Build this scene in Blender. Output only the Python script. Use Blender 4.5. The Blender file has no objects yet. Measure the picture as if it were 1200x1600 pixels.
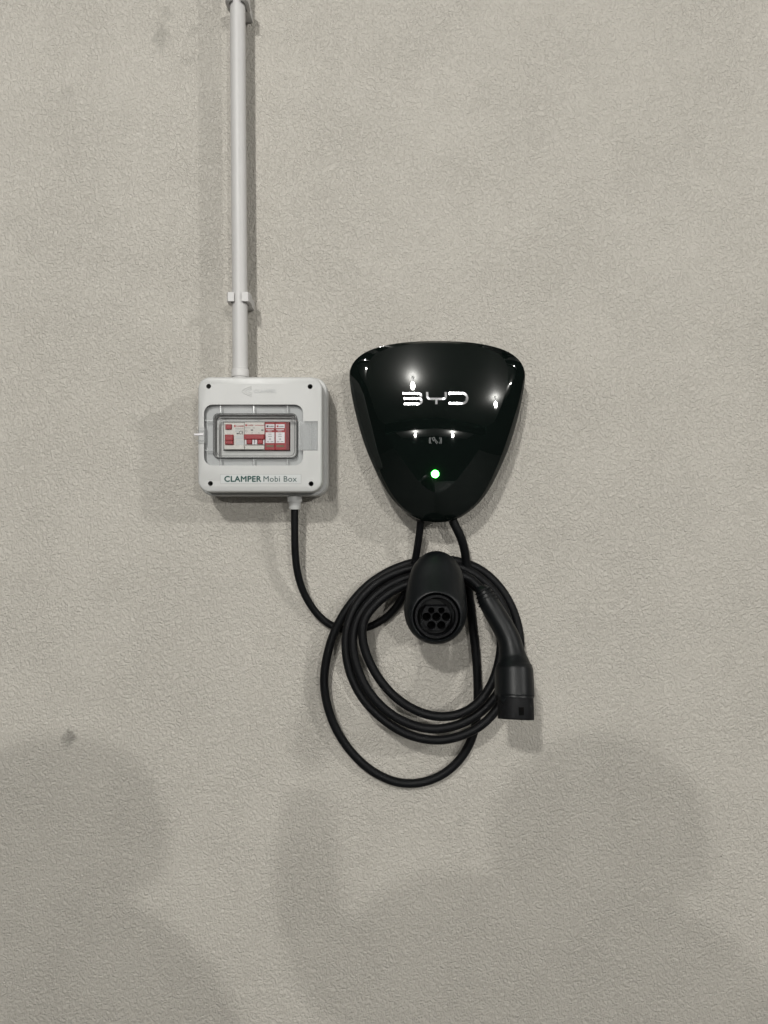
import bpy, bmesh, math, random
from mathutils import Vector, Matrix
from mathutils.geometry import tessellate_polygon

sc = bpy.context.scene
C = bpy.context.scene.collection
PI = math.pi
random.seed(4)

# ------------------------------------------------------------------ camera
H = 1.66            # height of the lens above the floor
D = 1.2             # distance of the lens from the wall (wall plane is y = 0)
cam = bpy.data.cameras.new('camera')
cam_o = bpy.data.objects.new('camera', cam)
C.objects.link(cam_o)
cam_o.location = (0, -D, H)
cam_o.rotation_euler = (PI / 2, 0, 0)
cam.sensor_fit = 'VERTICAL'
cam.sensor_height = 24
cam.lens = 24 * D / 1.6
cam.clip_start = 0.02
cam.clip_end = 100
sc.camera = cam_o

# ------------------------------------------------------------------ ambient and view
world = bpy.data.worlds.new('World')
sc.world = world
world.use_nodes = True
bg = world.node_tree.nodes['Background']
bg.inputs[0].default_value = (1.0, 0.985, 0.955, 1)
bg.inputs[1].default_value = 0.045
vs = sc.view_settings
vs.view_transform = 'Standard'
vs.look = 'None'
vs.exposure = -0.78
vs.gamma = 1.0
vs.use_curve_mapping = False
sc.cycles.use_denoising = True
sc.cycles.max_bounces = 8
sc.cycles.transparent_max_bounces = 16
sc.cycles.sample_clamp_indirect = 4

# (x, y, z above the lens, watts, diameter) of the garage lamps
LAMPS = [(-1.02, -4.20, 2.30, 690, 0.24),
         (5.13, -4.20, 2.30, 720, 0.24),
         (3.95, -12.7, 2.30, 2200, 0.28),
         (-2.60, -12.7, 2.30, 1700, 0.28)]  # last lamp is added to throw the right-hand shadow on the wall

# ------------------------------------------------------------------ helpers
def P(px, py, d):
    """point seen at photograph pixel (px, py) that stands d metres out from the wall"""
    k = (D - d) / D / 1000.0
    return Vector(((px - 600) * k, -d, H + (800 - py) * k))

def pix(X, Z, d):
    k = (D - d) / D / 1000.0
    return X / k + 600, 800 - (Z - H) / k

def zb(u, v): return 290 + u / 4.6154, 560 + v / 4.6154      # enlargement of the box
def z3(u, v): return 530 + u / 3.871, 510 + v / 3.871        # of the charger
def z4(u, v): return 600 + u / 7.5, 580 + v / 7.5            # of the emblem
def z5(u, v): return 480 + u / 3.0, 780 + v / 3.0            # of the cable coil
def z6(u, v): return 610 + u / 7.5, 840 + v / 7.5            # of the holder
def z7(u, v): return 720 + u / 6.157, 880 + v / 6.157        # of the plug

def tag(o, label, cat, group=None):
    o['label'] = label
    o['category'] = cat
    if group: o['group'] = group
    return o

def thing(name, loc, label, cat, group=None):
    o = bpy.data.objects.new(name, None)
    o.empty_display_size = 0.05
    C.objects.link(o)
    o.location = loc
    return tag(o, label, cat, group)

def world_loc(o):
    v = Vector(o.location)
    while o.parent:
        o = o.parent
        v = v + Vector(o.location)
    return v

def mesh(name, verts, faces, mat, parent=None, smooth=40):
    me = bpy.data.meshes.new(name)
    vv = [Vector(v) for v in verts]
    c = Vector((0, 0, 0))
    if vv:
        lo = Vector([min(v[i] for v in vv) for i in range(3)])
        hi = Vector([max(v[i] for v in vv) for i in range(3)])
        c = (lo + hi) / 2
    me.from_pydata([v - c for v in vv], [], faces)
    bm = bmesh.new(); bm.from_mesh(me)
    bmesh.ops.remove_doubles(bm, verts=bm.verts, dist=1e-7)
    bmesh.ops.recalc_face_normals(bm, faces=bm.faces)
    bm.to_mesh(me); bm.free()
    me.materials.append(mat)
    if smooth:
        me.shade_smooth()
        me.set_sharp_from_angle(angle=math.radians(smooth))
    o = bpy.data.objects.new(name, me)
    C.objects.link(o)
    if parent:
        o.parent = parent
        o.location = c - world_loc(parent)
    else:
        o.location = c
    return o

def area2(pts):
    return sum(pts[i][0] * pts[(i + 1) % len(pts)][1] - pts[(i + 1) % len(pts)][0] * pts[i][1] for i in range(len(pts)))

def ccw(pts):
    return pts if area2(pts) > 0 else list(reversed(pts))

def inset(pts, a):
    """mitred inset of a counter-clockwise outline"""
    if abs(a) < 1e-9: return list(pts)
    out, n = [], len(pts)
    for i in range(n):
        p0, p, p1 = Vector(pts[i - 1]), Vector(pts[i]), Vector(pts[(i + 1) % n])
        e0, e1 = (p - p0), (p1 - p)
        if e0.length < 1e-9 or e1.length < 1e-9:
            out.append(tuple(p)); continue
        e0.normalize(); e1.normalize()
        n0, n1 = Vector((-e0.y, e0.x)), Vector((-e1.y, e1.x))
        m = n0 + n1
        if m.length < 1e-6: m = n0.copy()
        m.normalize()
        out.append(tuple(p + m * (a / max(0.35, m.dot(n0)))))
    return out

def rrect(x0, x1, z0, z1, r, n=7):
    pts = []
    for cx, cz, a0 in ((x1 - r, z1 - r, 0), (x0 + r, z1 - r, 90), (x0 + r, z0 + r, 180), (x1 - r, z0 + r, 270)):
        for k in range(n + 1):
            a = math.radians(a0 + 90 * k / n)
            pts.append((cx + r * math.cos(a), cz + r * math.sin(a)))
    return pts

def circle(cx, cz, r, n=24, rz=None):
    return [(cx + r * math.cos(2 * PI * k / n), cz + (rz or r) * math.sin(2 * PI * k / n)) for k in range(n)]

def plate(name, outer, holes, prof, mat, parent=None, smooth=40, hole_prof=None, back=True):
    """outline in (x, z) swept through prof = [(depth, inset)...] from back to front, closed in front, with holes"""
    verts, faces = [], []
    last, first = [], []
    loops = [(ccw(outer), 1, prof)] + [(ccw(h), -1, hole_prof or [(d, i) for d, i in prof]) for h in holes]
    for pts, s, pr in loops:
        prev = None
        n = len(pts)
        for k, (d, a) in enumerate(pr):
            ring = list(range(len(verts), len(verts) + n))
            verts += [(x, -d, z) for x, z in inset(pts, a * s)]
            if prev:
                faces += [(prev[i], prev[(i + 1) % n], ring[(i + 1) % n], ring[i]) for i in range(n)]
            else:
                first.append(ring)
            prev = ring
        last.append(prev)
    for caps in ([last, first] if back else [last]):
        flat = [i for r in caps for i in r]
        tris = tessellate_polygon([[Vector((verts[i][0], verts[i][2], 0)) for i in r] for r in caps])
        faces += [tuple(flat[j] for j in t) for t in tris]
    return mesh(name, verts, faces, mat, parent, smooth)

def block(name, zf, u0, u1, v0, v1, d0, d1, mat, parent, b=0.0006, r=None):
    """box whose front face covers the rectangle u0..u1, v0..v1 of an enlargement, from depth d0 to d1"""
    a = P(*zf(u0, v0), d1); c = P(*zf(u1, v1), d1)
    x0, x1, zz0, zz1 = min(a.x, c.x), max(a.x, c.x), min(a.z, c.z), max(a.z, c.z)
    if r: pts = rrect(x0, x1, zz0, zz1, r, 4)
    else: pts = [(x0, zz0), (x1, zz0), (x1, zz1), (x0, zz1)]
    return plate(name, pts, [], [(d0, 0), (d1 - b, 0), (d1, b)], mat, parent, 30)

def box(name, lo, hi, mat, parent=None, b=0.0):
    x0, y0, z0 = lo; x1, y1, z1 = hi
    pts = [(x0, z0), (x1, z0), (x1, z1), (x0, z1)]
    pr = [(-y1, b), (-y1 + b, 0), (-y0 - b, 0), (-y0, b)] if b else [(-y1, 0), (-y0, 0)]
    return plate(name, pts, [], pr, mat, parent, 30)

def catmull(pts, per=10, closed=False):
    out, n = [], len(pts)
    rng = range(n) if closed else range(n - 1)
    for i in rng:
        g = lambda j: pts[j % n] if closed else pts[max(0, min(n - 1, j))]
        p0, p1, p2, p3 = g(i - 1), g(i), g(i + 1), g(i + 2)
        for k in range(per):
            t = k / per
            out.append(0.5 * ((2 * p1) + (p2 - p0) * t + (2 * p0 - 5 * p1 + 4 * p2 - p3) * t * t + (3 * p1 - p0 - 3 * p2 + p3) * t ** 3))
    if not closed: out.append(pts[-1].copy())
    return out

def smooth_path(pts, it=3):
    for _ in range(it):
        pts = [pts[0]] + [(pts[i - 1] + 2 * pts[i] + pts[i + 1]) / 4 for i in range(1, len(pts) - 1)] + [pts[-1]]
    return pts

def tube_rings(pts, radii, sides=16, flat=1.0):
    """rings of a tube along pts; cross-section flattened by flat along its second axis"""
    rings, n = [], len(pts)
    t0 = (pts[1] - pts[0]).normalized()
    ref = Vector((0, 1, 0))
    if abs(t0.dot(ref)) > 0.95: ref = Vector((1, 0, 0))
    nrm = (ref - t0 * ref.dot(t0)).normalized()
    for i in range(n):
        t = (pts[min(n - 1, i + 1)] - pts[max(0, i - 1)]).normalized()
        nrm = (nrm - t * nrm.dot(t)).normalized()
        bi = t.cross(nrm)
        r = radii[i] if isinstance(radii, (list, tuple)) else radii
        rings.append([pts[i] + bi * (r * math.cos(2 * PI * k / sides)) + nrm * (r * flat * math.sin(2 * PI * k / sides)) for k in range(sides)])
    return rings

def loft(name, rings, mat, parent=None, cap0=True, cap1=True, smooth=40):
    verts, faces = [], []
    n = len(rings[0])
    for r in rings: verts += r
    for j in range(len(rings) - 1):
        for i in range(n):
            k = (i + 1) % n
            faces.append((j * n + i, j * n + k, (j + 1) * n + k, (j + 1) * n + i))
    if cap0: faces.append(tuple(range(n)))
    if cap1: faces.append(tuple((len(rings) - 1) * n + i for i in range(n)))
    return mesh(name, verts, faces, mat, parent, smooth)

def tube(name, pts, radii, mat, parent=None, sides=16, smooth=50):
    return loft(name, tube_rings(pts, radii, sides), mat, parent, smooth=smooth)

def ribbon(name, strokes, width, h, mat, parent, surf, closed=False):
    """raised flat strokes on a surface; strokes = lists of photograph pixels, surf(px, py) -> (point, depth)"""
    verts, faces = [], []
    for st in strokes:
        pts = [surf(*p) for p in st]
        n = len(pts)
        for i in range(n):
            a, b = pts[max(0, i - 1)], pts[min(n - 1, i + 1)]
            e0 = Vector((pts[i].x - a.x, pts[i].z - a.z)); e1 = Vector((b.x - pts[i].x, b.z - pts[i].z))
            if e0.length < 1e-9: e0 = e1
            if e1.length < 1e-9: e1 = e0
            e0.normalize(); e1.normalize()
            m = (Vector((-e0.y, e0.x)) + Vector((-e1.y, e1.x))).normalized()
            w = width / 2 / max(0.5, m.dot(Vector((-e0.y, e0.x))))
            p = pts[i]
            for s, dd in ((-1, -0.0006), (-1, h * 0.7), (-0.8, h), (0.8, h), (1, h * 0.7), (1, -0.0006)):
                verts.append((p.x + m.x * w * s, p.y - dd, p.z + m.y * w * s))
            if i:
                o = len(verts) - 12
                faces += [(o + k, o + (k + 1) % 6, o + 6 + (k + 1) % 6, o + 6 + k) for k in range(6)]
        o = len(verts) - 6 * n
        faces += [tuple(range(o, o + 6)), tuple(range(len(verts) - 6, len(verts)))]
    return mesh(name, verts, faces, mat, parent, 30)

def text(name, s, zf, u0, u1, v0, v1, d, mat, parent, bold=0.0, h=0.0003):
    """flat lettering fitted into the rectangle u0..u1, v0..v1 of an enlargement"""
    cu = bpy.data.curves.new(name, 'FONT')
    cu.body = s
    cu.size = 1
    cu.space_character = 1.06
    cu.resolution_u = 4
    o = bpy.data.objects.new(name, cu)
    C.objects.link(o)
    bpy.context.view_layer.update()
    me = bpy.data.meshes.new_from_object(o.evaluated_get(bpy.context.evaluated_depsgraph_get()))
    bpy.data.objects.remove(o)
    xs = [v.co.x for v in me.vertices]; ys = [v.co.y for v in me.vertices]
    a = P(*zf(u0, v1), d); c = P(*zf(u1, v0), d)
    sx = (c.x - a.x) / (max(xs) - min(xs)); sy = (c.z - a.z) / (max(ys) - min(ys))
    verts = [(a.x + (v.co.x - min(xs)) * sx, -d - h, a.z + (v.co.y - min(ys)) * sy) for v in me.vertices]
    faces = [tuple(p.vertices) for p in me.polygons]
    if bold > 0:                                   # heavier strokes: shifted layers, each a hair in front of the last
        n0, f0, w0 = len(verts), list(faces), bold * (c.z - a.z)
        v0 = list(verts)
        for k, (ox, oz) in enumerate(((-1, 0), (1, 0), (0, 1), (0, -1))):
            verts += [(x + ox * w0, y - 0.00003 * (k + 1), z + oz * w0) for x, y, z in v0]
            faces += [tuple(i + n0 * (k + 1) for i in f) for f in f0]
    bpy.data.meshes.remove(me)
    return mesh(name, verts, faces, mat, parent, 0)

# ------------------------------------------------------------------ materials
def mat(name, col, rough=0.5, metal=0.0, spec=0.5, coat=0.0, coat_rough=0.03, bump=0.0, bscale=400, mottle=0.0):
    m = bpy.data.materials.new(name); m.use_nodes = True
    nt = m.node_tree; b = nt.nodes['Principled BSDF']
    b.inputs['Base Color'].default_value = (*col, 1)
    b.inputs['Roughness'].default_value = rough
    b.inputs['Metallic'].default_value = metal
    b.inputs['Specular IOR Level'].default_value = spec
    b.inputs['Coat Weight'].default_value = coat
    b.inputs['Coat Roughness'].default_value = coat_rough
    if bump or mottle:
        tc = nt.nodes.new('ShaderNodeTexCoord')
        nz = nt.nodes.new('ShaderNodeTexNoise'); nz.inputs['Scale'].default_value = bscale; nz.inputs['Detail'].default_value = 5
        nt.links.new(tc.outputs['Object'], nz.inputs['Vector'])
        if bump:
            bp = nt.nodes.new('ShaderNodeBump'); bp.inputs['Strength'].default_value = bump; bp.inputs['Distance'].default_value = 0.0006
            nt.links.new(nz.outputs['Fac'], bp.inputs['Height']); nt.links.new(bp.outputs['Normal'], b.inputs['Normal'])
        if mottle:
            n2 = nt.nodes.new('ShaderNodeTexNoise'); n2.inputs['Scale'].default_value = 45; n2.inputs['Detail'].default_value = 6
            nt.links.new(tc.outputs['Object'], n2.inputs['Vector'])
            mx = nt.nodes.new('ShaderNodeMix'); mx.data_type = 'RGBA'
            mx.inputs[6].default_value = (*[c * (1 - mottle) for c in col], 1)
            mx.inputs[7].default_value = (*[min(1, c * (1 + mottle)) for c in col], 1)
            nt.links.new(n2.outputs['Fac'], mx.inputs[0]); nt.links.new(mx.outputs[2], b.inputs['Base Color'])
            mr = nt.nodes.new('ShaderNodeMapRange'); mr.inputs[3].default_value = max(0.02, rough - 0.08); mr.inputs[4].default_value = rough + 0.08
            nt.links.new(n2.outputs['Fac'], mr.inputs[0]); nt.links.new(mr.outputs[0], b.inputs['Roughness'])
    return m

def wall_material():
    m = bpy.data.materials.new('textured_wall_paint'); m.use_nodes = True
    nt = m.node_tree; N = nt.nodes; L = nt.links
    b = N['Principled BSDF']
    b.inputs['Roughness'].default_value = 0.46
    b.inputs['Specular IOR Level'].default_value = 0.5
    tc = N.new('ShaderNodeTexCoord')
    def noise(scale, detail=3, rough=0.5, dist=0.0, vec=None):
        n = N.new('ShaderNodeTexNoise')
        n.inputs['Scale'].default_value = scale; n.inputs['Detail'].default_value = detail
        n.inputs['Roughness'].default_value = rough; n.inputs['Distortion'].default_value = dist
        L.new(vec or tc.outputs['Object'], n.inputs['Vector'])
        return n.outputs['Fac']
    def math_(op, a, bb=None, c=None):
        n = N.new('ShaderNodeMath'); n.operation = op
        for i, x in enumerate((a, bb, c)):
            if x is None: continue
            if isinstance(x, (int, float)): n.inputs[i].default_value = x
            else: L.new(x, n.inputs[i])
        return n.outputs[0]
    def ramp(x, a, c, lo=0.0, hi=1.0):
        n = N.new('ShaderNodeMapRange'); n.interpolation_type = 'SMOOTHSTEP'
        n.inputs[1].default_value = a; n.inputs[2].default_value = c
        n.inputs[3].default_value = lo; n.inputs[4].default_value = hi
        L.new(x, n.inputs[0]); return n.outputs[0]
    # flat-topped worm-like ridges with crisp edges at two sizes, plus fine grain
    mp = N.new('ShaderNodeMapping'); mp.inputs['Rotation'].default_value = (0, 0.35, 0); mp.inputs['Scale'].default_value = (1.15, 1, 0.9)
    L.new(tc.outputs['Object'], mp.inputs['Vector'])
    n1 = noise(215, 1.8, 0.5, 0.8, mp.outputs[0])
    n2 = noise(370, 1.5, 0.5, 0.6, mp.outputs[0])
    p1 = ramp(n1, 0.34, 0.62)
    p2 = ramp(n2, 0.34, 0.66)
    fine = noise(520, 2, 0.6, 0.2)
    slow = noise(4, 2)
    amp = ramp(noise(7.0, 4, 0.6), 0.30, 0.70, 0.82, 1.12)
    h = math_('ADD', math_('MULTIPLY', p1, 0.55), math_('MULTIPLY', p2, 0.30))
    h = math_('ADD', h, math_('MULTIPLY', fine, 0.10))
    h = math_('MULTIPLY', h, amp)
    h = math_('ADD', h, math_('MULTIPLY', noise(16, 3, 0.5, 0.4), 0.12))      # uneven trowelling under the fine relief
    bp = N.new('ShaderNodeBump'); bp.inputs['Strength'].default_value = 1.0; bp.inputs['Distance'].default_value = 0.0019
    L.new(h, bp.inputs['Height']); L.new(bp.outputs['Normal'], b.inputs['Normal'])
    mix = N.new('ShaderNodeMix'); mix.data_type = 'RGBA'
    mix.inputs[6].default_value = (0.510, 0.483, 0.434, 1); mix.inputs[7].default_value = (0.516, 0.489, 0.440, 1)
    L.new(ramp(slow, 0.3, 0.7), mix.inputs[0])
    col = mix.outputs[2]
    sep = N.new('ShaderNodeSeparateXYZ'); L.new(tc.outputs['Object'], sep.inputs[0])
    # scuffs and grubby spots at their places: (pixel x, pixel y, radius x, radius z in m, strength)
    warp = noise(55, 3, 0.6, 0.5)
    for px, py, rx, rz, s in ((110, 1155, 0.013, 0.016, 0.55), (252, 60, 0.017, 0.030, 0.28), (262, 22, 0.012, 0.016, 0.2), (104, 148, 0.012, 0.014, 0.14),
                              (1127, 1338, 0.0018, 0.0018, 0.9), (215, 665, 0.012, 0.02, 0.14), (300, 92, 0.02, 0.012, 0.16)):
        q = P(px, py, 0)
        dx = math_('DIVIDE', math_('SUBTRACT', sep.outputs[0], q.x), rx)
        dz = math_('DIVIDE', math_('SUBTRACT', sep.outputs[2], q.z), rz)
        r2 = math_('SQRT', math_('ADD', math_('MULTIPLY', dx, dx), math_('MULTIPLY', dz, dz)))
        if rx > 0.005:
            r2 = math_('ADD', r2, math_('MULTIPLY', math_('SUBTRACT', warp, 0.5), 2.6))
        f = math_('MULTIPLY', ramp(r2, 0.25, 1.15, 1.0, 0.0), s)
        mx = N.new('ShaderNodeMix'); mx.data_type = 'RGBA'
        mx.inputs[7].default_value = (0.12, 0.115, 0.10, 1)
        L.new(col, mx.inputs[6]); L.new(f, mx.inputs[0]); col = mx.outputs[2]
    L.new(col, b.inputs['Base Color'])
    return m

def clear_material(name, tint, gloss_rough=0.04, ior=1.5, extra=0.02, frost=0.0):
    m = bpy.data.materials.new(name); m.use_nodes = True
    nt = m.node_tree; N = nt.nodes; L = nt.links
    N.remove(N['Principled BSDF'])
    out = N['Material Output']
    tr = N.new('ShaderNodeBsdfTransparent'); tr.inputs[0].default_value = (*tint, 1)
    gl = N.new('ShaderNodeBsdfGlossy'); gl.inputs['Roughness'].default_value = gloss_rough
    fr = N.new('ShaderNodeFresnel'); fr.inputs[0].default_value = ior
    ad = N.new('ShaderNodeMath'); ad.operation = 'ADD'; ad.inputs[1].default_value = extra
    L.new(fr.outputs[0], ad.inputs[0])
    mx = N.new('ShaderNodeMixShader')
    src = tr
    if frost:
        df = N.new('ShaderNodeBsdfDiffuse'); df.inputs[0].default_value = (0.7, 0.71, 0.71, 1)
        src = N.new('ShaderNodeMixShader'); src.inputs[0].default_value = frost
        L.new(tr.outputs[0], src.inputs[1]); L.new(df.outputs[0], src.inputs[2])
    L.new(ad.outputs[0], mx.inputs[0]); L.new(src.outputs[0], mx.inputs[1]); L.new(gl.outputs[0], mx.inputs[2])
    L.new(mx.outputs[0], out.inputs['Surface'])
    return m

def glow(name, col, strength):
    m = bpy.data.materials.new(name); m.use_nodes = True
    b = m.node_tree.nodes['Principled BSDF']
    b.inputs['Base Color'].default_value = (*[min(1, c) for c in col], 1)
    b.inputs['Emission Color'].default_value = (*col, 1)
    b.inputs['Emission Strength'].default_value = strength
    return m

M = {
    'wall': wall_material(),
    'concrete': mat('painted_concrete', (0.40, 0.40, 0.39), 0.8, bump=0.3, bscale=60, mottle=0.06),
    'dark_concrete': mat('dark_concrete', (0.02, 0.02, 0.02), 0.8, mottle=0.1),
    'floor': mat('dark_garage_floor', (0.10, 0.10, 0.10), 0.7, mottle=0.1),
    'abs': mat('light_grey_plastic', (0.505, 0.508, 0.498), 0.36, spec=0.45, bump=0.06, bscale=900, mottle=0.015),
    'abs_dark': mat('grey_plastic', (0.47, 0.48, 0.48), 0.42, mottle=0.02),
    'pvc': mat('off_white_conduit_plastic', (0.555, 0.548, 0.540), 0.46, bump=0.05, bscale=300, mottle=0.05),
    'cream': mat('cream_breaker_plastic', (0.66, 0.64, 0.60), 0.45, mottle=0.02),
    'red': mat('red_breaker_plastic', (0.30, 0.004, 0.010), 0.4),
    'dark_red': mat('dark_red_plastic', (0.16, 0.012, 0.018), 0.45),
    'white': mat('white_label_paper', (0.80, 0.78, 0.80), 0.6),
    'ink': mat('dark_ink', (0.06, 0.06, 0.07), 0.6),
    'grey_ink': mat('grey_ink', (0.30, 0.29, 0.29), 0.6),
    'red_ink': mat('red_ink', (0.45, 0.06, 0.06), 0.6),
    'green_ink': mat('dark_green_ink', (0.004, 0.055, 0.046), 0.5),
    'green_grey_ink': mat('grey_green_ink', (0.045, 0.085, 0.08), 0.5),
    'sticker': mat('pale_grey_sticker', (0.51, 0.525, 0.52), 0.33),
    'olive': mat('olive_status_window', (0.10, 0.07, 0.012), 0.3),
    'hole': mat('recess_shade_black', (0.0012, 0.0012, 0.0012), 0.9, spec=0.1),  # black standing in for the shade inside slot and pin holes
    'screw': mat('hole_shade_screw', (0.04, 0.04, 0.04), 0.5, metal=0.5),  # darkened to give the screw holes their inner shade
    'steel': mat('zinc_rail', (0.55, 0.55, 0.55), 0.35, metal=0.9),
    'gasket': mat('black_gasket_rubber', (0.03, 0.03, 0.03), 0.6),
    'clear': clear_material('clear_door_plastic', (0.985, 0.987, 0.987), 0.04, 1.45, 0.0),
    'clear_edge': clear_material('clear_moulded_rib_plastic', (0.97, 0.975, 0.975), 0.12, 1.25, 0.02, 0.25),
    'gloss': mat('gloss_black_cover', (0.0028, 0.0050, 0.0042), 0.20, spec=0.0, coat=1.0, coat_rough=0.025),
    'shell': mat('black_shell_plastic', (0.004, 0.0045, 0.005), 0.55, bump=0.05, bscale=800),
    'chrome': mat('bright_emblem_metal', (0.66, 0.66, 0.68), 0.20, metal=1.0),
    'print': mat('pale_grey_print', (0.22, 0.23, 0.23), 0.5),
    'rubber': mat('black_cable_rubber', (0.0022, 0.0025, 0.0032), 0.55, spec=0.18, bump=0.10, bscale=500, mottle=0.15),
    'satin': mat('satin_black_plastic', (0.0034, 0.0044, 0.0052), 0.42, spec=0.28, bump=0.10, bscale=1100, mottle=0.12),
    'satin_dark': mat('matt_black_plastic', (0.0030, 0.0033, 0.0042), 0.62, spec=0.20, bump=0.06, bscale=900),
    'led': glow('lit_green_indicator', (0.06, 1.0, 0.08), 90.0),
    'lamp': glow('lit_lamp_diffuser', (1.0, 0.98, 0.94), 6.0),
    'lamp_body': mat('white_lamp_housing', (0.75, 0.75, 0.75), 0.5),
    'cloth': mat('dark_cotton_clothes', (0.03, 0.032, 0.04), 0.9, mottle=0.2),
    'skin': mat('skin', (0.45, 0.28, 0.20), 0.5),
    'hair': mat('dark_hair', (0.02, 0.015, 0.012), 0.5),
}

# ------------------------------------------------------------------ the setting: wall in view, the rest seen only as light and mirrored in the charger
def sheet(name, pts, m):
    o = mesh(name, pts, [tuple(range(len(pts)))], m, None, 0)
    o['kind'] = 'structure'
    return o
def wall_sheet():
    me = bpy.data.meshes.new('wall')
    me.from_pydata([(-6, 0, 0), (8, 0, 0), (8, 0, H + 2.60), (-6, 0, H + 2.60), (-6, 0.12, 0), (8, 0.12, 0), (8, 0.12, H + 2.60), (-6, 0.12, H + 2.60)], [],
                   [(0, 1, 2, 3), (4, 7, 6, 5), (0, 4, 5, 1), (3, 2, 6, 7), (0, 3, 7, 4), (1, 5, 6, 2)])
    me.materials.append(M['wall'])
    o = bpy.data.objects.new('wall', me); C.objects.link(o); o['kind'] = 'structure'
wall_sheet()
sheet('floor', [(-6, 0, 0), (8, 0, 0), (8, -15.5, 0), (-6, -15.5, 0)], M['floor'])
CEIL = H + 2.60
sheet('ceiling', [(-6, 0.0, CEIL), (8, 0.0, CEIL), (8, -15.5, CEIL), (-6, -15.5, CEIL)], M['concrete'])
o = box('ceiling_beam', (-6, -9.2, H + 2.0), (8, -8.9, CEIL - 0.002), M['dark_concrete']); o['kind'] = 'structure'

def lathe(name, c, prof, m, parent, n=32):
    rings = [[Vector((c[0] + r * math.cos(2 * PI * k / n), c[1] + r * math.sin(2 * PI * k / n), c[2] + z)) for k in range(n)] for r, z in prof]
    return loft(name, rings, m, parent, smooth=35)

LAMP_WHERE = ['left of the camera', 'far off to the right', 'beyond the beam on the right', 'beyond the beam on the left, added for the wall shadow']
for i, (x, y, z, w, dia) in enumerate(LAMPS):
    t = thing('ceiling_lamp', (x, y, CEIL), 'round globe ceiling lamp out of frame, ' + LAMP_WHERE[i], 'lamp', 'garage ceiling lamps')
    zz = H + z - CEIL
    lathe('lamp_housing', (x, y, CEIL), [(0.02, -0.001), (0.065, -0.001), (0.065, -0.03), (0.045, -0.06), (0.045, zz + dia / 2 - 0.01), (0.040, zz + dia / 2 - 0.01)], M['lamp_body'], t)
    la = bpy.data.lights.new('lamp_light', 'POINT')          # the lit round globe
    la.shadow_soft_size = dia / 2; la.energy = w; la.color = (1.0, 0.985, 0.945)
    lo = bpy.data.objects.new('lamp_light', la); C.objects.link(lo)
    lo.parent = t; lo.location = (0, 0, zz)

# ------------------------------------------------------------------ conduit and its clips
t = thing('conduit_pipe', P(375, 588, 0.04), 'long off-white plastic conduit pipe running up from the grey breaker box', 'conduit')
pt = [P(371.0, -60, 0.04), P(372.3, 150, 0.04), P(373.4, 300, 0.04), P(374.6, 460, 0.04), P(375.4, 577, 0.04), P(375.4, 592, 0.04)]
tube('pipe', catmull(pt, 5), 0.0115, M['pvc'], t, 24)
cp = [P(375.4, 576.5, 0.04), P(375.4, 577.2, 0.04), P(375.4, 578.5, 0.04), P(375.4, 589, 0.04)]
tube('coupling', cp, [0.0118, 0.0128, 0.0132, 0.0132], M['pvc'], t, 24)

def pipe_clip(py, label):
    zc = P(374.5, py, 0.055).z
    x = P(374.4 - (460 - py) * 0.006, 460, 0.04).x
    t = thing('pipe_clip', (x, 0, zc), label, 'pipe clip', 'clips holding the conduit')
    hh = 0.0068
    def U(name, pts):
        v = [(x + a, -b, zc + s * hh) for s in (-1, 1) for a, b in pts]
        n = len(pts)
        f = [tuple(range(n)), tuple(range(n, 2 * n))] + [(i, (i + 1) % n, n + (i + 1) % n, n + i) for i in range(n)]
        return mesh(name, v, f, M['pvc'], t, 30)
    for s in (-1, 1):
        U('jaw', [(s * a, b) for a, b in ((0.0122, 0.0262), (0.0148, 0.024), (0.0172, 0.030), (0.0172, 0.049), (0.0150, 0.0540), (0.0056, 0.0540), (0.0054, 0.0530), (0.0095, 0.0505), (0.0118, 0.046))])
    U('foot', [(-0.0155, 0.0), (0.0155, 0.0), (0.0155, 0.0238), (0.0120, 0.0260), (0.006, 0.0278), (-0.006, 0.0278), (-0.0120, 0.0260), (-0.0155, 0.0238)])
pipe_clip(463, 'white clip gripping the conduit just above the breaker box')
pipe_clip(-8, 'white clip on the conduit cut off by the top edge of the photo')

# ------------------------------------------------------------------ breaker box
DF = 0.085
box_t = thing('breaker_box', P(410, 680, 0.0), 'light grey plastic breaker box with a clear window door on the wall', 'breaker box')
a, c = P(*zb(86, 966), DF), P(*zb(986, 131), DF)
X0, X1, Z0, Z1 = a.x, c.x, a.z, c.z
base = rrect(X0 - 0.0045, X1 + 0.0045, Z0 - 0.0045, Z1 + 0.0045, 0.020, 9)
ring = lambda g, r: rrect(X0 + g, X1 - g, Z0 + g, Z1 - g, r, 9)
plate('base', base, [], [(0.0, 0.001), (0.002, 0), (0.049, 0.0), (0.051, 0.0015)], M['abs'], box_t)
plate('seam', ring(0.002, 0.016), [], [(0.0511, 0), (0.0535, 0)], M['abs_dark'], box_t)

def rect_at(u0, u1, v0, v1, d, r, n=6):
    a, c = P(*zb(u0, v1), d), P(*zb(u1, v0), d)
    return rrect(a.x, c.x, a.z, c.z, r, n)
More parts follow.
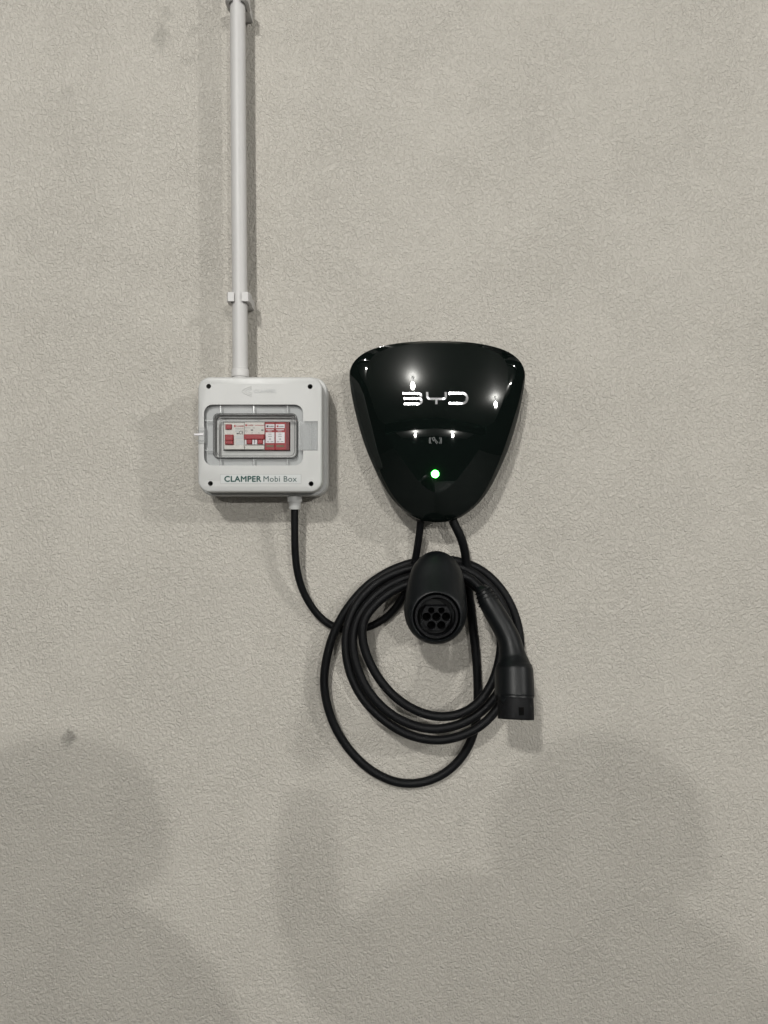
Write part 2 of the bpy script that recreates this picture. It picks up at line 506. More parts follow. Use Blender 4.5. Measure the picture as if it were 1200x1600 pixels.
# opening: rounded window plus the latch notch on its right
wa, wc = P(*zb(128, 777), DF), P(*zb(852, 328), DF)
na, nc = P(*zb(820, 667), DF), P(*zb(957, 448), DF)
r = 0.0135
op = []
def arc(cx, cz, a0, a1, n=7):
    return [(cx + r * math.cos(math.radians(a0 + (a1 - a0) * k / n)), cz + r * math.sin(math.radians(a0 + (a1 - a0) * k / n))) for k in range(n + 1)]
op += arc(wa.x + r, wa.z + r, 180, 270) + arc(wc.x - r, wa.z + r, 270, 360)
op += [(wc.x, na.z), (nc.x, na.z), (nc.x, nc.z), (wc.x, nc.z)]
op += arc(wc.x - r, wc.z - r, 0, 90) + arc(wa.x + r, wc.z - r, 90, 180)
screws = [P(*zb(u, v), DF) for u, v in ((166, 201), (898, 203), (179, 902), (905, 904))]
holes = [circle(s.x, s.z, 0.0045, 20) for s in screws]
cover = plate('cover', ring(0, 0.0175), [op] + holes, [(0.0536, 0.0), (DF - 0.0034, 0.0003), (DF - 0.0016, 0.0009), (DF - 0.0005, 0.0019), (DF, 0.0032)],
              M['abs'], box_t, 40, hole_prof=[(0.0536, 0), (DF - 0.0010, 0.0), (DF - 0.0003, -0.0003), (DF, -0.0009)])
for s in screws:
    plate('screw', circle(s.x, s.z, 0.0044, 20), [], [(0.0537, 0), (0.058, 0), (0.059, 0.0006)], M['screw'], box_t)
# recessed floor round the inner opening
inner = rect_at(205, 797, 402, 714, 0.078, 0.0065)
opi = inset(ccw(op), 0.0002)
plate('recess_floor', opi, [inner], [(0.074, 0), (0.0765, 0)], M['abs_dark'], box_t, hole_prof=[(0.0600, 0), (0.0765, 0)], back=False)  # greyer than the cover to imitate dimming under the clear door
for u0, v0, u1, v1, w in ((198, 396, 804, 720, 5), (222, 418, 786, 704, 4)):
    oo = rect_at(u0, u1, v0, v1, 0.0785, 0.0072)
    plate('gasket', oo, [inset(ccw(oo), 0.0008 if w == 5 else 0.0005)], [(0.0768, 0), (0.0782, 0)], M['gasket'], box_t)
# clear door
door_o = inset(ccw(op), 0.0007)
raised = rect_at(206, 796, 404, 712, 0.0895, 0.0066)
door = plate('window_door', door_o, [raised], [(0.0795, 0.0), (0.0832, 0.0), (0.0842, 0.0008)], M['clear'], box_t, hole_prof=[(0.0795, 0.0), (0.0842, 0.0)])
plate('raised_pane', inset(ccw(raised), 0.0002), [], [(0.0850, 0), (0.0880, 0.0002), (0.0892, 0.0012)], M['clear'], door)
rim = rect_at(203, 799, 401, 715, 0.0850, 0.0070)
plate('pane_rim', rim, [inset(ccw(rim), 0.0009)], [(0.0843, 0), (0.0866, 0), (0.0872, 0.0004)], M['clear_edge'], door)
for u in (250, 490, 733):
    for v0, v1 in ((340, 392), (724, 768)):
        block('rib', zb, u - 5, u + 5, v0, v1, 0.0843, 0.0868, M['clear_edge'], door, 0.0006)
for v in (447, 662):
    block('rib', zb, 140, 198, v - 5, v + 5, 0.0843, 0.0866, M['clear_edge'], door, 0.0006)
latch = block('latch', zb, 812, 952, 452, 663, 0.0843, 0.0862, M['clear_edge'], door, 0.0008)
for u in (826, 902):
    block('grip', zb, u - 4, u + 4, 458, 657, 0.0863, 0.0872, M['clear_edge'], latch, 0.0003)
hinge = block('hinge', zb, 92, 140, 500, 612, 0.0812, 0.0866, M['clear_edge'], door, 0.0006)
block('hinge_pin', zb, 60, 128, 541, 556, 0.0830, 0.0875, M['white'], hinge, 0.0008)
block('hinge_pin', zb, 78, 132, 520, 527, 0.0830, 0.0870, M['clear_edge'], hinge, 0.0005)
block('hinge_pin', zb, 78, 132, 590, 597, 0.0830, 0.0870, M['clear_edge'], hinge, 0.0005)
# name sticker and raised mark above the window
st = plate('sticker', rect_at(250, 834, 835, 904, DF, 0.0006, 2), [], [(DF + 0.0001, 0), (DF + 0.00035, 0.0001)], M['sticker'], box_t)
oo = rect_at(250, 834, 835, 904, DF, 0.0006, 2)
plate('sticker_border', oo, [inset(ccw(oo), 0.00035)], [(DF + 0.0002, 0), (DF + 0.00045, 0)], M['grey_ink'], st)
text('lettering', 'CLAMPER', zb, 281, 545, 849, 889, DF + 0.0004, M['green_ink'], st, 0.055)
text('lettering', 'Mobi Box', zb, 562, 802, 849, 889, DF + 0.0004, M['green_grey_ink'], st, 0.012)
fsurf = lambda px, py: P(px, py, DF + 0.0002)
def chev(u, v, w, hgt, n=8):
    up = [zb(u + w * (k / n) ** 1.6, v - hgt * (k / n)) for k in range(n + 1)]
    dn = [zb(u + w * (k / n) ** 1.6, v + hgt * (k / n)) for k in range(n + 1)]
    return list(reversed(up)) + dn[1:]
ribbon('raised_mark', [chev(408, 236, 66, 36), chev(430, 236, 46, 25), chev(452, 236, 26, 14)], 0.0010, 0.0006, M['abs'], box_t, fsurf)
text('raised_lettering', 'CLAMPER', zb, 494, 654, 224, 248, DF + 0.0002, M['abs_dark'], box_t, 0.02)  # darker grey puts relief shading into lettering of the cover's own colour
# cable gland under the box
gl = [P(460.5, 762, 0.040), P(460.5, 784, 0.040), P(460.5, 785, 0.040), P(460.5, 794, 0.040), P(460.5, 796, 0.040)]
gland = tube('cable_gland', gl, [0.0112, 0.0112, 0.0092, 0.0088, 0.0080], M['abs'], box_t, 20, 30)

# inside: rail, inner plate
FB = 0.072
def bx(u, v, d=FB): return P(*zb(u, v), d)
ba, bc = bx(270, 662), bx(748, 458)
hole = [(ba.x - 0.0006, ba.z - 0.0006), (bc.x + 0.0006, ba.z - 0.0006), (bc.x + 0.0006, bc.z + 0.0006), (ba.x - 0.0006, bc.z + 0.0006)]
plate('inner_plate', rect_at(199, 803, 395, 719, 0.066, 0.005), [hole], [(0.0640, 0), (0.0660, 0)], M['abs'], box_t)
box('mounting_rail', (ba.x - 0.004, -0.0585 + 0.0062, (ba.z + bc.z) / 2 - 0.012), (bc.x + 0.004, -0.0513 + 0.0003, (ba.z + bc.z) / 2 + 0.012), M['steel'], box_t)

def device(name, u0, u1, label, cat, body, v0=462, v1=658, group=None):
    t = thing(name, bx((u0 + u1) / 2, 560, 0.0524), label, cat, group)
    block('body', zb, u0, u1, v0, v1, 0.0524, FB, body, t, 0.0005)
    return t
def stick(t, u0, u1, v0, v1, m, name='label', d=FB, h=0.0002):
    return block(name, zb, u0, u1, v0, v1, d - 0.0001, d + h, m, t, 0.00005)
# residual current device on the left
t = device('residual_current_breaker', 276, 424, 'cream residual current breaker with a red square button above a red switch', 'breaker', M['cream'])
block('test_button', zb, 286, 331, 475, 511, FB - 0.001, FB + 0.0028, M['red'], t, 0.0007)
sw = block('switch', zb, 283, 343, 549, 620, FB - 0.001, FB + 0.0040, M['red'], t, 0.0009)
block('switch_lip', zb, 285, 341, 585, 592, FB + 0.0038, FB + 0.0055, M['red'], sw, 0.0004)
block('lower_ledge', zb, 277, 423, 628, 656, FB - 0.001, FB + 0.0022, M['cream'], t, 0.0006)
text('lettering', 'CLAMPER', zb, 362, 421, 484, 494, FB + 0.0001, M['red_ink'], t, 0.02)
stick(t, 350, 360, 481, 496, M['red_ink'], 'mark')
text('lettering', 'CE', zb, 386, 416, 522, 547, FB + 0.0001, M['ink'], t, 0.01)
stick(t, 368, 383, 538, 546, M['ink'], 'mark')
stick(t, 355, 420, 506, 510, M['grey_ink'], 'mark')
stick(t, 357, 384, 518, 530, M['sticker'])
stick(t, 357, 418, 556, 584, M['sticker'])
stick(t, 362, 421, 590, 626, M['sticker'])
# two-pole breaker
t = device('circuit_breaker', 426, 569, 'cream two-pole circuit breaker with a wide red tied handle', 'breaker', M['cream'], 460, 658)
hd = block('handle', zb, 420, 568, 547, 584, FB - 0.001, FB + 0.0062, M['red'], t, 0.0010)
for u0, u1 in ((440, 478), (518, 556)):
    block('toggle', zb, u0, u1, 578, 617, FB - 0.001, FB + 0.0046, M['red'], t, 0.0007)
for u0, u1 in ((428, 439), (480, 496), (500, 516), (558, 568)):
    block('guard', zb, u0, u1, 584, 622, FB - 0.001, FB + 0.0040, M['white'], t, 0.0006)
block('lower_ledge', zb, 427, 568, 628, 656, FB - 0.001, FB + 0.0022, M['cream'], t, 0.0006)
text('lettering', 'CLAMPER', zb, 444, 488, 478, 487, FB + 0.0001, M['red_ink'], t, 0.02)
stick(t, 431, 442, 475, 489, M['red_ink'], 'mark')
stick(t, 499, 568, 480, 484, M['red_ink'], 'mark')
stick(t, 428, 466, 499, 502, M['grey_ink'], 'mark')
stick(t, 483, 498, 499, 503, M['grey_ink'], 'mark')
for u in (470, 545): stick(t, u, u + 17, 513, 521, M['ink'], 'mark')
text('lettering', '1', zb, 478, 482, 533, 541, FB + 0.0001, M['grey_ink'], t)
text('lettering', 'N', zb, 526, 538, 533, 541, FB + 0.0001, M['grey_ink'], t)
oo = circle(*[bx(438, 524).x, bx(438, 524).z], 0.0016, 16)
plate('mark', oo, [inset(oo, 0.0004)], [(FB - 0.0001, 0), (FB + 0.0002, 0)], M['grey_ink'], t)
# two surge protectors
for u0, u1, lab in ((571, 644, 'red surge protector module with white stickers, next to the cream circuit breaker'),
                    (645, 747, 'rightmost red surge protector module with white stickers in the breaker box')):
    t = device('surge_protector', u0, u1, lab, 'surge protector', M['red'], 460, 660, 'red surge protectors')
    s0 = 577 if u0 < 600 else 650
    e = stick(t, s0, s0 + 64, 475, 503, M['white'])
    text('lettering', 'CLAMPER', zb, s0 + 22, s0 + 58, 486, 494, FB + 0.0003, M['ink'], e, 0.02)
    stick(e, s0 + 7, s0 + 19, 483, 496, M['ink'] if u0 < 600 else M['red_ink'], 'mark', FB + 0.0002)
    stick(t, s0 + 4, s0 + 58, 512, 517, M['white'], 'mark'); stick(t, s0 + 14, s0 + 44, 522, 525, M['white'], 'mark')
    e = stick(t, s0, s0 + 64, 533, 610, M['white'])
    for v, a0, a1 in ((546, 20, 42), (562, 18, 44), (580, 27, 37), (585, 27, 37), (600, 8, 26), (600, 36, 56)):
        stick(e, s0 + a0, s0 + a1, v - 2, v + 2, M['grey_ink'], 'mark', FB + 0.0002)
    block('status_window', zb, s0 + 5, s0 + 60, 625, 639, FB - 0.0005, FB + 0.0004, M['olive'], t, 0.0002)
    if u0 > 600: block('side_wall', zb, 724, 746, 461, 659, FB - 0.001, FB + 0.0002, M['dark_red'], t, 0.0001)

# ------------------------------------------------------------------ charger
CX, ZP = 0.0745, H + 0.090
def panel_d(X, Z): return 0.0960 - 2.1 * (X - CX) ** 2 - 0.83 * (Z - ZP) ** 2
def on_panel(px, py, lift=0.0):
    d = 0.09
    for _ in range(12):
        q = P(px, py, d); d = panel_d(q.x, q.z) + lift
    return P(px, py, d)
ch = thing('car_charger', P(683, 670, 0.0), 'gloss black rounded triangular car charger with a lit green light on the wall', 'car charger')
half = [(592, 88), (760, 94), (900, 114), (1010, 148), (1080, 195), (1116, 250), (1124, 315), (1108, 430), (1077, 570), (1030, 725), (978, 850), (918, 970), (852, 1062), (775, 1130), (695, 1172), (592, 1188)]
outl = half + [(1186 - u, v) for u, v in reversed(half[1:-1])]
halfp = [(592, 100), (735, 106), (862, 126), (958, 163), (1008, 217), (1022, 290), (1012, 370), (985, 470), (945, 570), (888, 680), (818, 785), (745, 885), (672, 968), (592, 1005)]
panl = halfp + [(1186 - u, v) for u, v in reversed(halfp[1:-1])]
def resample_angle(pts, n):
    """radius of a closed outline (pixels) at n equal angles about the charger's middle"""
    cx, cy = z3(592, 520)
    sm = catmull([Vector((*z3(u, v), 0)) for u, v in pts], 14, True)
    res = []
    for k in range(n):
        a = 2 * PI * k / n
        dr = Vector((math.sin(a), -math.cos(a)))
        best = None
        for i in range(len(sm)):
            p, q = sm[i], sm[(i + 1) % len(sm)]
            px, py, qx, qy = p.x - cx, p.y - cy, q.x - cx, q.y - cy
            c1 = dr.x * py - dr.y * px; c2 = dr.x * qy - dr.y * qx
            if c1 * c2 <= 0 and c1 != c2:
                f = c1 / (c1 - c2)
                rr = (px + (qx - px) * f) * dr.x + (py + (qy - py) * f) * dr.y
                if rr > 0: best = rr
        res.append((cx, cy, dr, best))
    return res
NA = 144
ro = resample_angle(outl, NA); rp = resample_angle(panl, NA)
def outline_d(py): return 0.046 + 0.014 * max(0, min(1, (py - 600) / 210)) + 0.022 * max(0, min(1, (600 - py) / 66))    # where the widest line of the shell runs
rings = []
cpx, cpy = z3(592, 520)
for f in (0.03, 0.12, 0.25, 0.4, 0.55, 0.7, 0.82, 0.91, 0.965, 0.99):
    rings.append([on_panel(cpx + dr.x * r * f, cpy + dr.y * r * f) for cx, cy, dr, r in rp])
for g in (0.0, 0.03, 0.09, 0.22, 0.40, 0.58, 0.74, 0.86, 0.94, 0.985, 1.0):
    rg = []
    for (cx, cy, dr, r1), (_, _, _, r0) in zip(rp, ro):
        edge = on_panel(cpx + dr.x * r1, cpy + dr.y * r1)
        de = -edge.y
        qx, qy = cpx + dr.x * (r1 + (r0 - r1) * g), cpy + dr.y * (r1 + (r0 - r1) * g)
        dw = outline_d(cpy + dr.y * r0)
        drop = 0.72 * g + 0.28 * (1 - math.sqrt(max(0, 1 - g * g)))          # slanted flank that rolls over at the rim
        rg.append(P(qx, qy, de + (dw - de) * drop))
    rings.append(rg)
loft('front_cover', rings, M['gloss'], ch, True, False, 13)
back = []
for d_off, ins in ((0.0, 0.0), (-0.002, 0.0008), (-0.004, 0.0030), (-0.02, 0.007), (None, 0.011)):
    rg = []
    for cx, cy, dr, r0 in ro:
        py = cpy + dr.y * r0
        dw = outline_d(py)
        q = P(cpx + dr.x * r0, py, dw)
        q.x -= dr.x * ins; q.z += dr.y * ins
        q.y = 0.0 if d_off is None else -(dw + d_off)
        rg.append(q)
    back.append(rg)
loft('rear_shell', back, M['shell'], ch, False, True, 50)
def emb(strokes): return [[z4(u, v) for u, v in s] for s in strokes]
def curve_pts(c, r0, r1, a0, a1, n=8):
    return [(c[0] + r0 * math.cos(math.radians(a0 + (a1 - a0) * k / n)), c[1] + r1 * math.sin(math.radians(a0 + (a1 - a0) * k / n))) for k in range(n + 1)]
LH = 0.0016
ribbon('letter', emb([[(216, 262), (390, 262)] + curve_pts((398, 291), 36, 29, -90, 80) + [(398, 321)],
                      [(232, 322), (392, 322)],
                      [(232, 384), (392, 384)] + list(reversed(curve_pts((398, 352), 42, 32, -80, 90)))]), 0.0038, LH, M['chrome'], ch, on_panel)
ribbon('letter', emb([[(505, 246), (506, 290)] + curve_pts((540, 292), 34, 34, 180, 90) + [(685, 326)] + curve_pts((690, 292), 34, 34, 90, 0) + [(722, 246)],
                      [(613, 330), (613, 388)]]), 0.0038, LH, M['chrome'], ch, on_panel)
ribbon('letter', emb([[(758, 260), (905, 260)] + curve_pts((915, 319), 58, 59, -90, 90, 14) + [(905, 378), (762, 378)]]), 0.0038, LH, M['chrome'], ch, on_panel)
# tap-card symbol: two waves each side of a hand with a card
ribbon('card_symbol', emb([curve_pts((600, 812), 58, 62, 145, 215), curve_pts((596, 812), 70, 84, 150, 210)[1:-1] and curve_pts((590, 812), 60, 70, 150, 210),
                           curve_pts((600, 812), 60, 62, -35, 35), curve_pts((610, 812), 64, 76, -30, 30),
                           curve_pts((582, 792), 14, 17, 90, 420, 12), [(594, 806), (606, 834), (622, 852)], [(600, 800), (620, 822), (634, 838)], [(572, 806), (584, 820)]]),
       0.0006, 0.00025, M['print'], ch, on_panel)
# lit indicator: small dome
q = on_panel(*z4(600, 1204))
rg = []
for k in range(7):
    a = PI / 2 * k / 6
    rr, dd = 0.0054 * math.cos(a), 0.0048 * math.sin(a)
    rg.append([Vector((q.x + max(rr, 0.0003) * math.cos(2 * PI * j / 24), q.y - dd + 0.0003, q.z + max(rr, 0.0003) * math.sin(2 * PI * j / 24))) for j in range(24)])
loft('indicator_light', rg, M['led'], ch, True, True, 60)
# cable entries under the shell
for px, py, d in ((657.5, 806, 0.040), (706, 802, 0.045)):
    tube('cable_entry', [P(px - (1 if px > 690 else 0), py - 22, d), P(px, py, d), P(px + 1, py + 7, d), P(px + 1.5, py + 9, d)], [0.0088, 0.0088, 0.0082, 0.0066], M['shell'], ch, 18)

# ------------------------------------------------------------------ supply cable
pts = [(460.5, 786, .040), (460.5, 830, .037), (461.5, 868, .032), (466, 900, .026), (476, 929, .019), (493, 956, .0125), (514, 975, .008), (540, 984, .0066),
       (572, 981, .0066), (600, 967, .0075), (622, 944, .010), (637, 914, .014), (647, 882, .020), (653, 850, .030), (657, 818, .040), (657.5, 800, .041)]
tube('supply_cable', smooth_path(catmull([P(*p) for p in pts], 12), 6), 0.0057, M['rubber'], None, 18)
tag(bpy.data.objects['supply_cable'], 'thin black cable looping from under the breaker box up into the charger', 'cable')

# ------------------------------------------------------------------ charging cable with its plug
cb = thing('charging_cable', P(683, 1020, 0.0), 'coiled black charging cable hung on the wall with its plug end', 'charging cable')
coil = [(672, 60, .045), (684, 105, .045), (712, 160, .043), (735, 225, .037), (748, 320, .026), (758, 450, .016), (776, 600, .011), (792, 740, .010), (799, 880, .010), (796, 1000, .010), (775, 1115, .010),
        (715, 1222, .009), (620, 1300, .009), (505, 1333, .009), (395, 1320, .009), (280, 1258, .010), (178, 1150, .012), (112, 1025, .015), (80, 890, .018), (87, 765, .020), (122, 635, .021), (182, 520, .021),
        (270, 415, .019), (375, 342, .016), (485, 300, .014), (610, 280, .013), (735, 297, .014), (835, 345, .017), (920, 435, .020), (975, 545, .023), (998, 660, .026), (994, 760, .030), (965, 865, .036), (905, 965, .043),
        (818, 1060, .049), (710, 1113, .052), (600, 1130, .053), (478, 1106, .053), (365, 1040, .052), (268, 945, .050), (206, 830, .047), (180, 705, .044), (190, 590, .040), (232, 490, .034), (310, 405, .029), (405, 350, .026),
        (505, 320, .026), (620, 305, .026), (735, 325, .028), (830, 385, .031), (905, 475, .034), (945, 580, .038), (958, 690, .042), (940, 800, .047), (890, 915, .053), (808, 1003, .058), (708, 1058, .061), (600, 1078, .061),
        (496, 1060, .060), (385, 1003, .058), (292, 908, .056), (238, 800, .053), (214, 690, .050), (228, 580, .046), (282, 490, .041), (360, 420, .038), (455, 372, .038), (560, 350, .038), (680, 355, .038), (790, 410, .040),
        (865, 500, .043), (905, 620, .047), (905, 730, .053), (872, 850, .062), (815, 940, .068), (735, 1000, .069), (635, 1020, .067), (530, 1000, .064), (420, 935, .061), (335, 840, .058), (280, 735, .056), (258, 640, .055), (272, 555, .053),
        (335, 480, .050), (410, 425, .049), (500, 390, .050), (600, 362, .050), (690, 350, .051), (755, 368, .056), (800, 405, .064), (835, 445, .071)]
cord_pts = smooth_path(catmull([P(*z5(u, v), d) for u, v, d in coil], 9), 10)
cord = tube('cord', cord_pts, 0.0067, M['rubber'], cb, 16)
# plug handle
def section(u, v, w, d, dep=1.0):
    return u, v, w, d, dep
hs = [(190, 226, 98, .0705, 1), (200, 246, 124, .0715, 1), (222, 284, 158, .0735, 1), (266, 372, 190, .076, 1), (305, 440, 200, .078, 1), (352, 520, 207, .080, 1), (405, 610, 213, .083, 1), (450, 700, 219, .086, 1), (477, 780, 229, .089, 1),
      (491, 850, 245, .092, 1), (501, 905, 266, .0943, 1), (507, 945, 296, .0962, 1), (509, 975, 330, .0974, 1), (511, 1000, 352, .0984, 1), (512, 1025, 364, .0994, 1), (513, 1060, 369, .1006, 1), (515, 1170, 376, .1050, 1), (517, 1268, 380, .1090, 1), (517, 1276, 376, .1093, 1), (517, 1279, 352, .1094, 1)]
pts = [P(*z7(u, v), d) for u, v, w, d, dep in hs]
rad = [w / 2 / 6.157 / 1000 * (D - d) / D for u, v, w, d, dep in hs]
cp3 = catmull([Vector((p.x, p.y, p.z)) for p in pts], 4)
cr3 = catmull([Vector((r, 0, 0)) for r in rad], 4)
loft('plug_handle', tube_rings(cp3, [v.x for v in cr3], 32), M['satin'], cb, smooth=50)
handle = bpy.data.objects['plug_handle']
# ribs of the strain relief
for u, v, w in ((214, 262, 172), (232, 298, 188), (250, 334, 204), (267, 370, 216)):
    c0, c1 = P(*z7(u, v), .0735), P(*z7(u + 5.5, v + 12), .0740)
    dr = (c1 - c0)
    rr = w / 2 / 6.157 / 1000 * 0.937
    tube('strain_relief_rib', [c0, c0 + dr * .15, c0 + dr * .85, c1], [rr * .93, rr, rr, rr * .93], M['satin_dark'], handle, 28, 30)
# plug nose, hollow underneath
nose = [(524, 1276, 340, .1093), (525, 1300, 343, .1104), (528, 1400, 345, .1145), (531, 1497, 346, .1185), (531, 1502, 340, .1187)]
np_ = [P(*z7(u, v), d) for u, v, w, d in nose]
nr = [w / 2 / 6.157 / 1000 * (D - d) / D for u, v, w, d in nose]
np_ += [np_[-1].copy(), np_[-1].copy() + Vector((0, 0, 0.022))]
rg = tube_rings(np_[:5], nr, 36)
ax = (np_[4] - np_[3]).normalized()
inn = [rg[4][k] + (np_[4] - rg[4][k]) * 0.10 for k in range(36)]
dp = [p - (np_[4] - np_[1]) * 0.8 for p in inn]
loft('plug_nose', rg + [inn, dp], M['satin_dark'], cb, smooth=30)
# raised black patch on the nose standing in for the latch slot's shade
sc_ = P(*z7(583, 1427), .1410)
axp = P(*z7(528, 1427), .1157)
ang = math.asin(max(-1, min(1, (sc_.x - axp.x) / nr[2])))
def on_nose(da, dz, lift):
    a = ang + da
    return Vector((axp.x + (nr[2] + lift) * math.sin(a), axp.y - (nr[2] + lift) * math.cos(a), sc_.z + dz)) + Vector((0, (sc_.z + dz - axp.z) * 0.25, 0))
def nose_patch(name, a0, a1, z0, z1, l0, l1, m, parent, n=5):
    v, f = [], []
    for k in range(n + 1):
        a = a0 + (a1 - a0) * k / n
        v += [on_nose(a, z0, l0), on_nose(a, z1, l0), on_nose(a, z1, l1), on_nose(a, z0, l1)]
    for k in range(n):
        o = k * 4
        f += [(o + j, o + (j + 1) % 4, o + 4 + (j + 1) % 4, o + 4 + j) for j in range(4)]
    f += [(0, 1, 2, 3), (n * 4, n * 4 + 1, n * 4 + 2, n * 4 + 3)]
    return mesh(name, v, f, m, parent, 30)
wa_ = 0.0036 / nr[2]
nose_o = bpy.data.objects['plug_nose']
nose_patch('slot_shade_patch', -wa_, wa_, -0.0052, 0.0052, -0.002, 0.0010, M['hole'], nose_o)

# ------------------------------------------------------------------ plug holder
hd = thing('plug_holder', P(682, 930, 0.0), 'matt black egg-shaped plug holder with a seven-hole socket on the wall', 'plug holder')
def ell(u, v, rx, ry, d, n=48):
    """ring seen as an ellipse; its centre and radii are enlargement pixels"""
    c = P(*z6(u, v), d); k = (D - d) / D / 1000 / 7.5
    return [Vector((c.x + rx * k * math.cos(2 * PI * j / n), -d, c.z + ry * k * math.sin(2 * PI * j / n))) for j in range(n)]
prof = [(540, 585, 210, 250, .0560), (540, 560, 290, 345, .0563), (540, 545, 312, 378, .0585), (539, 553, 322, 398, .062), (537, 590, 335, 432, .067), (535, 645, 346, 455, .073), (533, 705, 356, 462, .079), (531, 765, 364, 450, .085), (530, 815, 370, 425, .0905),
        (531, 850, 371, 400, .0955), (533, 882, 364, 372, .1005), (535, 905, 350, 346, .1050), (537, 918, 330, 322, .1085), (539, 924, 306, 300, .1110), (540, 926, 292, 290, .1120), (540, 927, 284, 283, .1121), (540, 927, 278, 278, .1113),
        (540, 927, 268, 268, .1040), (540, 927, 262, 262, .0850)]
raw = [ell(*p) for p in prof]
loft('body', raw, M['satin'], hd, True, True, 60)
c0 = P(*z6(540, 927), .1075); k6 = (D - .1075) / D / 1000 / 7.5
oo = circle(c0.x, c0.z, 258 * k6, 40)
plate('socket_ring', oo, [circle(c0.x, c0.z, 222 * k6, 40)], [(.086, 0), (.1060, 0), (.1075, .0006)], M['satin_dark'], hd)
face = []
for k in range(48):
    a = 2 * PI * k / 48
    x, z = 172 * math.cos(a), 172 * math.sin(a)
    z = min(z, 122 + (0 if z < 122 else 0))
    face.append((c0.x + x * k6, c0.z + z * k6))
clean = [face[0]]
for p in face[1:]:
    if abs(p[0] - clean[-1][0]) + abs(p[1] - clean[-1][1]) > 1e-6: clean.append(p)
pins = [(540, 930, 53), (425, 930, 53), (655, 930, 53), (481, 856, 41), (599, 856, 41), (481, 1030, 53), (598, 1030, 53)]
hl = [circle(c0.x + (u - 540) * k6, c0.z - (v - 927) * k6, r * k6, 20) for u, v, r in pins]
pf = plate('pin_face', clean, hl, [(.0852, 0), (.1045, 0), (.1052, .0004)], M['satin_dark'], hd, hole_prof=[(.0870, 0), (.1049, 0), (.1052, -.0003)])
for u, v, r in pins:
    c = circle(c0.x + (u - 540) * k6, c0.z - (v - 927) * k6, (r - 1) * k6, 20)
    plate('pin_hole_shade', c, [], [(.0854, 0), (.0880, 0)], M['hole'], pf)  # black disc painted in as the shade at the bottom of the hole
# neck to the wall, under the cables that hang over it
nk = [Vector((P(683, 945, 0.03).x + 0.026 * math.cos(2 * PI * j / 32), 0, H - 0.152 + 0.026 * math.sin(2 * PI * j / 32))) for j in range(32)]
loft('neck', [[Vector((v.x, -d, v.z)) for v in nk] for d in (0.0, 0.01, 0.03, 0.058)], M['satin'], hd, True, True, 40)

# ------------------------------------------------------------------ the photographer, out of frame behind the lens, with hair, shoulders and raised arm shaped to shade the lower wall
def skin_body(name, nodes, edges, root, m, parent=None, sub=1):
    me = bpy.data.meshes.new(name)
    me.from_pydata([Vector((x, y, H + z)) for x, y, z, r in nodes], edges, [])
    o = bpy.data.objects.new(name, me); C.objects.link(o)
    md = o.modifiers.new('skin', 'SKIN'); md.use_smooth_shade = True
    if not me.skin_vertices:
        bpy.context.view_layer.objects.active = o
    for i, (x, y, z, r) in enumerate(nodes):
        sv = me.skin_vertices[0].data[i]
        sv.radius = (r, r) if not isinstance(r, tuple) else r
        sv.use_root = (i == root)
    sb = o.modifiers.new('sub', 'SUBSURF'); sb.levels = sb.render_levels = sub + 1
    bpy.context.view_layer.update()
    res = bpy.data.meshes.new_from_object(o.evaluated_get(bpy.context.evaluated_depsgraph_get()))
    bpy.data.objects.remove(o)
    vs_ = [v.co.copy() for v in res.vertices]; fs_ = [tuple(p.vertices) for p in res.polygons]
    return mesh(name, vs_, fs_, m, parent, 60)
bxp, byp = 0.0, -1.50
fz = -H
person = thing('person', (bxp, byp, 0), 'person in dark clothes with one hand raised, out of frame, shading the lower wall', 'person')
nodes = [(bxp, byp, -0.86, .145), (bxp, byp, -0.70, .14), (bxp, byp, -0.57, .15), (bxp, byp + .0, -.40, .170), (bxp, byp + .02, -.26, .135)]
edges = [(0, 1), (1, 2), (2, 3), (3, 4)]
for s in (-1, 1):
    n = len(nodes)
    if s < 0:
        nodes += [(bxp - .14, byp + .01, -.31, .150), (bxp - .26, byp + .03, -.34, .125), (bxp - .37, byp + .06, -.40, .085), (bxp - .40, byp + .10, -.28, .050), (bxp - .38, byp + .13, -.13, .036)]
    else:
        nodes += [(bxp + .14, byp + .01, -.36, .130), (bxp + .225, byp, -.50, .085), (bxp + .245, byp, -.76, .050), (bxp + .25, byp + .02, -.98, .040), (bxp + .25, byp + .04, -1.08, .034)]
    edges += [(3, n), (n, n + 1), (n + 1, n + 2), (n + 2, n + 3), (n + 3, n + 4)]
    n = len(nodes)
    nodes += [(bxp + s * .10, byp, -.96, .095), (bxp + s * .11, byp + .01, -1.28, .062), (bxp + s * .115, byp - .01, fz + .09, .045), (bxp + s * .12, byp + .09, fz + .042, .038), (bxp + s * .12, byp + .17, fz + .035, .03)]
    edges += [(0, n), (n, n + 1), (n + 1, n + 2), (n + 2, n + 3), (n + 3, n + 4)]
skin_body('body', nodes, edges, 0, M['cloth'], person)
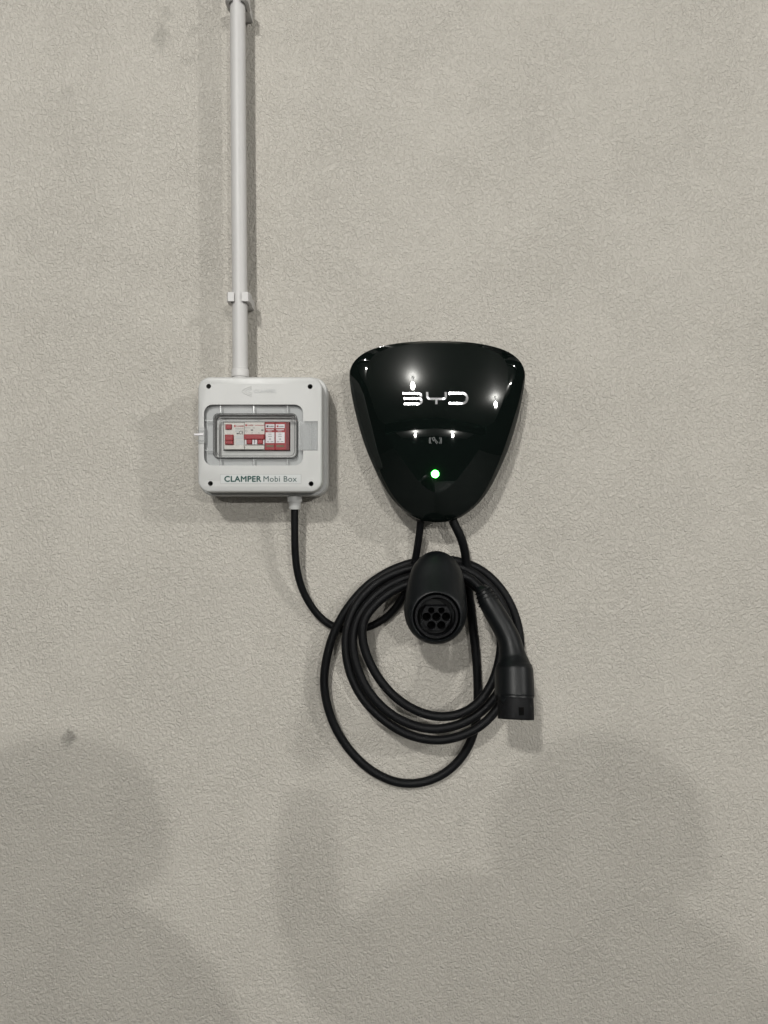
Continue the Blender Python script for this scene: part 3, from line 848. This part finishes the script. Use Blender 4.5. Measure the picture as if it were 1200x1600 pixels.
def blob(name, c, r, m, parent, shape=None, n=28, k=18):
    v, f = [], []
    for i in range(k + 1):
        t_ = PI * i / k
        for j in range(n):
            p_ = 2 * PI * j / n
            d_ = Vector((math.sin(t_) * math.cos(p_), math.sin(t_) * math.sin(p_), math.cos(t_)))
            q_ = Vector((d_.x * r[0], d_.y * r[1], d_.z * r[2]))
            if shape: q_ = shape(d_, q_)
            v.append(Vector(c) + q_)
    for i in range(k):
        for j in range(n):
            f.append((i * n + j, i * n + (j + 1) % n, (i + 1) * n + (j + 1) % n, (i + 1) * n + j))
    return mesh(name, v, f, m, parent, 60)
def head_shape(d_, q_):
    if d_.z < 0:
        q_.x *= 1 + 0.28 * d_.z; q_.y *= 1 + 0.16 * d_.z
    nose_ = math.exp(-((d_.x / .14) ** 2 + ((d_.z + .18) / .22) ** 2)) if d_.y > 0 else 0
    q_.y += 0.022 * nose_
    return q_
hc = (bxp, byp + .045, H - .205)
blob('head', hc, (.080, .098, .125), M['skin'], person, head_shape)
for s in (-1, 1):
    blob('ear', (hc[0] + s * .080, hc[1] - .005, hc[2] - .012), (.010, .020, .032), M['skin'], person, None, 12, 8)
def hair_shape(d_, q_):
    if d_.y > 0.25 and d_.z < 0.42: q_ *= 0.86
    if d_.z < -0.35: q_ *= 0.86
    return q_
blob('hair', (hc[0], hc[1] - .008, hc[2] + .012), (.152, .130, .150), M['hair'], person, hair_shape)
for s, x0, y0, z0, up in ((-1, bxp - .38, byp + .13, -.12, 1), (1, bxp + .25, byp + .04, -1.09, -1)):
    nd = [(x0, y0, z0, .026), (x0, y0 + .004, z0 + up * .04, .030), (x0, y0 + .008, z0 + up * .075, .027)]
    ed = [(0, 1), (1, 2)]
    for dy, ln in ((.030, .9), (.012, 1.0), (-.006, .95), (-.022, .75)):
        n = len(nd)
        nd += [(x0, y0 + dy, z0 + up * .10, .009), (x0 - s * .004, y0 + dy + .004, z0 + up * (.10 + .035 * ln), .0085), (x0 - s * .014, y0 + dy + .008, z0 + up * (.10 + .065 * ln), .0075)]
        ed += [(2, n), (n, n + 1), (n + 1, n + 2)]
    n = len(nd)
    nd += [(x0 - s * .008, y0 + .040, z0 + up * .055, .010), (x0 - s * .014, y0 + .050, z0 + up * .095, .009)]
    ed += [(1, n), (n, n + 1)]
    skin_body('hand', nd, ed, 0, M['skin'], person)
